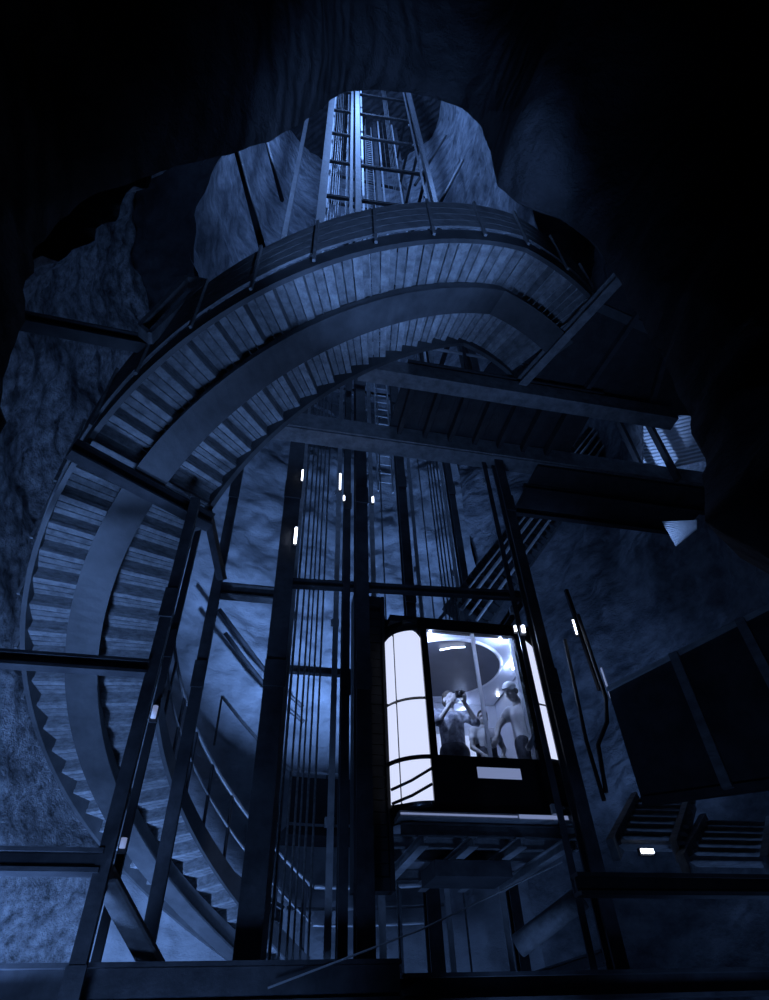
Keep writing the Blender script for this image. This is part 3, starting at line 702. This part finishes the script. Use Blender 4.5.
def person(name, label, base, s, look, hip, chest, neck, head, arms, legs, shirt, trousers, headgear, pants_to=1.0, sleeve=.55, waist=0):
    """joint positions are relative to base, in metres for an adult; s scales the figure"""
    b = Vector(base); J = lambda p: b+Vector(p)*s
    t = thing('person', label, 'person', b, None)
    mb = MB()
    cap_chain(mb, [J(hip), J(chest), J(neck)], [.135*s, .15*s, .056*s])
    cap_chain(mb, [J(neck), J(Vector(neck)*.45+Vector(head)*.55)], [.056*s, .054*s])
    P, rot = make_head(mb, J(head), look, s)
    sh_l = []
    for (sh, el, wr, hd, hu, sd) in arms:
        cap_chain(mb, [J(chest)+Vector((0, 0, .06))*s, J(sh), J(el), J(wr)], [.09*s, .056*s, .040*s, .027*s])
        make_hand(mb, J(wr), hd, hu, sd, s, .55)
    for (h, k, f, toe) in legs:
        cap_chain(mb, [J(h), J(k), J(f), J(toe)], [.088*s, .058*s, .040*s, .036*s])
    remesh(mb.build('body', M['skin'], t, True), .009*s, 3)
    mb = MB()                                             # shirt with sleeves
    cap_chain(mb, [J(Vector(hip)+Vector((0, 0, .02))), J(Vector(hip)*.5+Vector(chest)*.5), J(chest), J(Vector(chest)*.45+Vector(neck)*.55)], [.158*s, .162*s, .172*s, .088*s])
    for (sh, el, wr, hd, hu, sd) in arms:
        cap_chain(mb, [J(chest)+Vector((0, 0, .05))*s, J(sh), J(Vector(sh)*(1-sleeve)+Vector(el)*sleeve)], [.11*s, .074*s, .066*s])
    remesh(mb.build('shirt', M[shirt], t, True), .014*s, 4)
    mb = MB()
    if waist: cap_chain(mb, [J(hip), J(Vector(hip)+Vector((0, 0, waist)))], [.165*s, .172*s])
    for (h, k, f, toe) in legs:
        e = Vector(k)*(1-pants_to)+Vector(f)*pants_to if pants_to > 0 else Vector(h)*.25+Vector(k)*.75
        cap_chain(mb, [J(hip), J(h), J(k), J(e)] if pants_to > 0 else [J(hip), J(h), J(e)], [.165*s, .112*s, .082*s, .066*s] if pants_to > 0 else [.165*s, .115*s, .10*s])
    remesh(mb.build('trousers' if pants_to > 0 else 'shorts', M[trousers], t, True), .014*s, 4)
    mb = MB()
    for (h, k, f, toe) in legs:
        cap_chain(mb, [J(f)-Vector((0, 0, .02*s)), J(toe)-Vector((0, 0, .01*s))], [.05*s, .042*s])
        mb.build if False else None
    remesh(mb.build('shoes', M['hair'], t, True), .012*s, 2)
    mb = MB()
    if headgear == 'cap':
        mb.ell(P(0, -.012, .055), (.088*s, .104*s, .078*s), 18, 12, rot)
        mb.ell(P(0, .105, .052), (.062*s, .062*s, .010*s), 14, 6, rot)
        remesh(mb.build('cap', M['cap'], t, True), .008*s, 2)
        mb = MB(); mb.ell(P(0, -.050, -.012), (.078*s, .062*s, .05*s), 14, 8, rot); mb.build('hair', M['hair'], t, True)
    else:
        mb.ell(P(0, -.026, .046), (.086*s, .098*s, .085*s), 18, 12, rot); mb.ell(P(0, -.055, -.02), (.078*s, .06*s, .07*s), 14, 8, rot)
        remesh(mb.build('hair', M['hair'], t, True), .009*s, 2)
    return t, P
FL = ZF+.05
def standing(dx=0): return None
legs0 = [((-.09, 0, .90), (-.10, -.02, .48), (-.10, .02, .08), (-.10, -.13, .05)), ((.09, 0, .90), (.10, -.02, .48), (.10, .02, .08), (.10, -.13, .05))]
# left person holding a camera up to the face
pl = atY(449, 700, 7.35)
hz = pl.z-FL
tl, _ = person('person', 'person in a checked shirt at left in the lift, raising a camera', (pl.x, 7.35, FL), 1.0, (.25, -1, -.12),
    (0, .02, .95), (0, .02, 1.27), (0, .01, 1.47), (0, -.01, 1.60),
    [((-.19, .0, 1.40), (-.25, -.20, 1.20), (-.06, -.24, 1.45), (.35, -.55, .55), (0, -1, .3), 1), ((.19, .0, 1.40), (.27, -.20, 1.22), (.12, -.26, 1.45), (-.15, -.75, .5), (0, -1, .3), -1)],
    legs0, 'shirtp', 'denim', 'hair', 1.0, .95)
cb = Vector((pl.x+.05, 7.35-.31, FL+1.535))
cm = thing('photo_camera', 'small dark camera held up to the face of the left person in the lift', 'camera', cb)
MB().box(cb+Vector((-.065, -.025, -.04)), cb+Vector((.065, .025, .04))).build('body', M['camera_body'], cm)
mb = MB(); mb.lathe([(.001, -.085), (.028, -.085), (.032, -.08), (.032, -.02), (.001, -.02)], (cb.x, cb.y, cb.z), 18, 'Y'); mb.build('lens', M['camera_body'], cm, True)
mb = MB(); mb.box(cb+Vector((-.02, -.02, .04)), cb+Vector((.02, .02, .058))); mb.build('viewfinder', M['camera_body'], cm)
# right man with white cap leaning down to the child
pr = atY(507, 688, 7.05)
person('person', 'man in a white cap and white T-shirt leaning over at right in the lift', (pr.x+.18, 7.06, FL), 1.04, (-.85, -.45, -.45),
    (0, .05, .93), (-.02, .0, 1.25), (-.09, -.04, 1.43), (-.17, -.08, 1.53),
    [((-.16, .08, 1.33), (-.36, .02, 1.12), (-.46, -.08, .92), (-.5, -.4, -.7), (0, -1, .3), 1), ((.10, -.14, 1.36), (.04, -.26, 1.06), (-.10, -.28, .84), (-.6, -.1, -.8), (0, -1, .2), -1)],
    legs0, 'shirtw', 'denim', 'cap', 1.0, .45)
# child between them
pc = atY(484, 716, 7.05)
person('person', 'child in a light top and dark shorts standing between the two adults in the lift', (pc.x, 7.12, FL), .80, (-.3, -1, -.2),
    (0, .02, .93), (0, .0, 1.25), (0, -.01, 1.45), (0, -.03, 1.58),
    [((-.18, 0, 1.37), (-.26, -.06, 1.08), (-.16, -.22, .92), (.3, -.6, -.5), (0, -1, .3), 1), ((.18, 0, 1.37), (.26, -.06, 1.08), (.16, -.22, .92), (-.3, -.6, -.5), (0, -1, .3), -1)],
    legs0, 'shirtw', 'denim', 'hair', 0, .5, .22)

# ------------------------------------------------------------------ small glowing tubes fixed in the frame
def glow_tube(p, q, y, r, label, mat='whiteglow'):
    a, b = atY(*p, y), atY(*q, y); b = Vector((a.x, y, max(b.z, a.z+.05)))
    t = thing('glow_strip', label, 'lamp', a, 'small bright tubes on the frame')
    MB().tube([a, b], r, 10).build('tube', M[mat], t, True)
    mb = MB(); mb.box((a.x-r*1.4, y+r*.8, a.z-.03), (a.x+r*1.4, y+r*2, b.z+.03)); mb.build('holder', M['black'], t)
glow_tube((295, 543), (297, 528), 6.72, .02, 'small white glowing strip on the thick near left column')
glow_tube((302, 480), (304, 470), 6.72, .012, 'tiny glowing tube high beside the thick near left column')
glow_tube((340, 489), (341, 474), 6.75, .014, 'narrow white glowing tube just left of the slim black column top')
glow_tube((344, 500), (344, 496), 6.75, .014, 'glowing dot below the narrow tube by the slim black column')
glow_tube((373, 502), (373, 497), 6.75, .016, 'glowing dot right of the thick centre column')
glow_tube((516, 631), (516, 626), 6.40, .016, 'left dot of the glowing pair at the lift car top right corner')
glow_tube((524, 632), (524, 626), 6.40, .024, 'brighter right dot of the glowing pair at the lift car top')
glow_tube((577, 634), (575, 620), 5.55, .010, 'thin glowing strip on the strut right of the lift car')
glow_tube((153, 718), (154, 706), 6.2, .026, 'pale clamp made to glow on the thin left post', 'softglow')  # bright bracket given glow, it is no lamp
glow_tube((122, 848), (124, 838), 5.3, .022, 'pale clamp made to glow where the lower tie meets the left post', 'softglow')  # bracket at the tie, its brightness put in as glow
p = atY(648, 851, 5.5); t = thing('glow_block', 'small glowing rectangle at the foot of the right step flights', 'lamp', p)  # small glowing box with a black back
MB().box(p+Vector((-.06, 0, -.015)), p+Vector((.06, .04, .02))).build('glow_face', M['whiteglow'], t); MB().box(p+Vector((-.07, .02, -.03)), p+Vector((.07, .06, .03))).build('housing', M['black'], t)

# ------------------------------------------------------------------ light
BLUE = (.20, .405, 1.0)
def light(kind, name, loc, energy, col=BLUE, size=.3, aim=None, angle=70, blend=.6):
    l = bpy.data.lights.new(name, kind); l.energy = energy; l.color = col
    o = bpy.data.objects.new(name, l); COL.objects.link(o); o.location = loc
    if kind == 'AREA': l.shape = 'DISK'; l.size = size
    else: l.shadow_soft_size = size
    if kind == 'SPOT': l.spot_size = rad(angle); l.spot_blend = blend
    if aim is not None: o.rotation_euler = (Vector(aim)-Vector(loc)).to_track_quat('-Z', 'Y').to_euler()
    return o
bl = atY(369, 775, 10.5)
light('POINT', 'shaft_head_lamp', (1.6, 4.2, 34), 1900, BLUE, .3)
light('POINT', 'shaft_left_fill', (-1.7, 4.9, 23), 330, BLUE, .2)  # added fill, out of sight behind the rock rim
light('POINT', 'shaft_right_fill', (4.4, 4.4, 24), 300, BLUE, .2)  # added fill for the other side of the shaft, unseen
light('SPOT', 'back_wall_uplight', bl, 2600, BLUE, .12, (1.2, 13.9, 11.0), 92, .9)
light('SPOT', 'left_rock_uplight', (-1.5, 8.3, -1.3), 1500, BLUE, .3, (-2.9, 11.8, 1.7), 84, .8)
light('SPOT', 'left_wall_uplight', (-3.5, 6.6, -1.2), 560, BLUE, .3, (-4.7, 8.4, 4.2), 56, .9)
light('SPOT', 'stair_foot_uplight', (-1.2, 8.6, -1.3), 750, BLUE, .3, (-.1, 10.7, 1.5), 75, .8)
light('SPOT', 'stair_left_uplight', (-2.2, 5.0, -1.3), 1400, BLUE, .4, (-1.9, 7.3, 3.9), 60, .8)
light('SPOT', 'stair_front_uplight', (.3, 2.75, -1.2), 800, BLUE, .6, (1.0, 4.3, 7), 60, .9)
light('SPOT', 'guard_fill', (1.3, .3, .4), 2000, BLUE, .2, (.9, 3.0, 9.2), 32, .5)  # added spot out of view that brightens the stair guard
light('SPOT', 'lower_left_fill', (-.9, 1.6, -1.0), 260, BLUE, .3, (-.5, 9.5, 1.7), 50, .8)  # added spot below view, brightens the lower beams and posts
light('SPOT', 'right_wall_light', (4.6, 7.0, 1.4), 380, BLUE, .4, (7.2, 10.8, 5.4), 56, .9)
light('SPOT', 'flight_fill', (4.3, 7.4, 1.6), 420, BLUE, .3, (4.9, 9.3, 8.0), 40, .8)  # added spot to bring out the inclined flight
light('SPOT', 'fence_fill', (.9, 1.2, -.9), 26, BLUE, .2, (2.75, 3.3, 1.4), 62, .8)  # added unseen spot that lifts the fence out of black
light('SPOT', 'lit_wall_fill', (6.1, 7.9, 8.2), 150, (.25, .45, 1), .1, (7.2, 7.2, 8.7), 84, .5)  # added spot to make the stand-in wall sheet bright
light('SPOT', 'lit_patch_fill', (6.6, 7.75, 6.9), 30, (.25, .45, 1), .05, atX(680, 530, 7.1), 50, .5)  # added spot to make the pale triangle bright
light('SPOT', 'lower_right_light', (4.6, 5.0, -1.2), 70, BLUE, .5, (5.2, 6.6, 1.5), 100, .8)
light('SPOT', 'lower_back_light', (1.5, 9.8, -1.2), 280, BLUE, .5, (1.6, 13.5, .6), 130, .8)
light('SPOT', 'car_under_fill', (2.4, 5.9, -.6), 90, BLUE, .3, (2.7, 7.4, 2), 60, .7)  # added spot that brightens the underframe from below
for px, py in ((500, 641), (513, 668), (463, 709), (430, 635)):
    p = atZ(px, py, 4.30)
    if p.y > Y1-.1: p = atY(px, py, Y1-.07)
    light('POINT', 'lift_spot_light', p+Vector((0, -.03, -.05)), {500: 17, 513: 11, 463: 2.5, 430: 20}[px], (.46, .59, 1.0), .015)

light('POINT', 'lift_front_fill', (2.15, 6.97, 3.75), 26, (.46, .59, 1.0), .03)  # added fill hidden behind the door post, brightens the passengers
w = bpy.data.worlds.new('mine_air'); sc.world = w; w.use_nodes = True
w.node_tree.nodes['Background'].inputs[0].default_value = (.12, .30, 1.0, 1); w.node_tree.nodes['Background'].inputs[1].default_value = .0016
sc.view_settings.view_transform = 'Standard'; sc.view_settings.look = 'None'; sc.view_settings.gamma = 1; sc.view_settings.exposure = 0
sc.view_settings.use_curve_mapping = False
sc.cycles.use_denoising = True
sc.cycles.max_bounces = 6
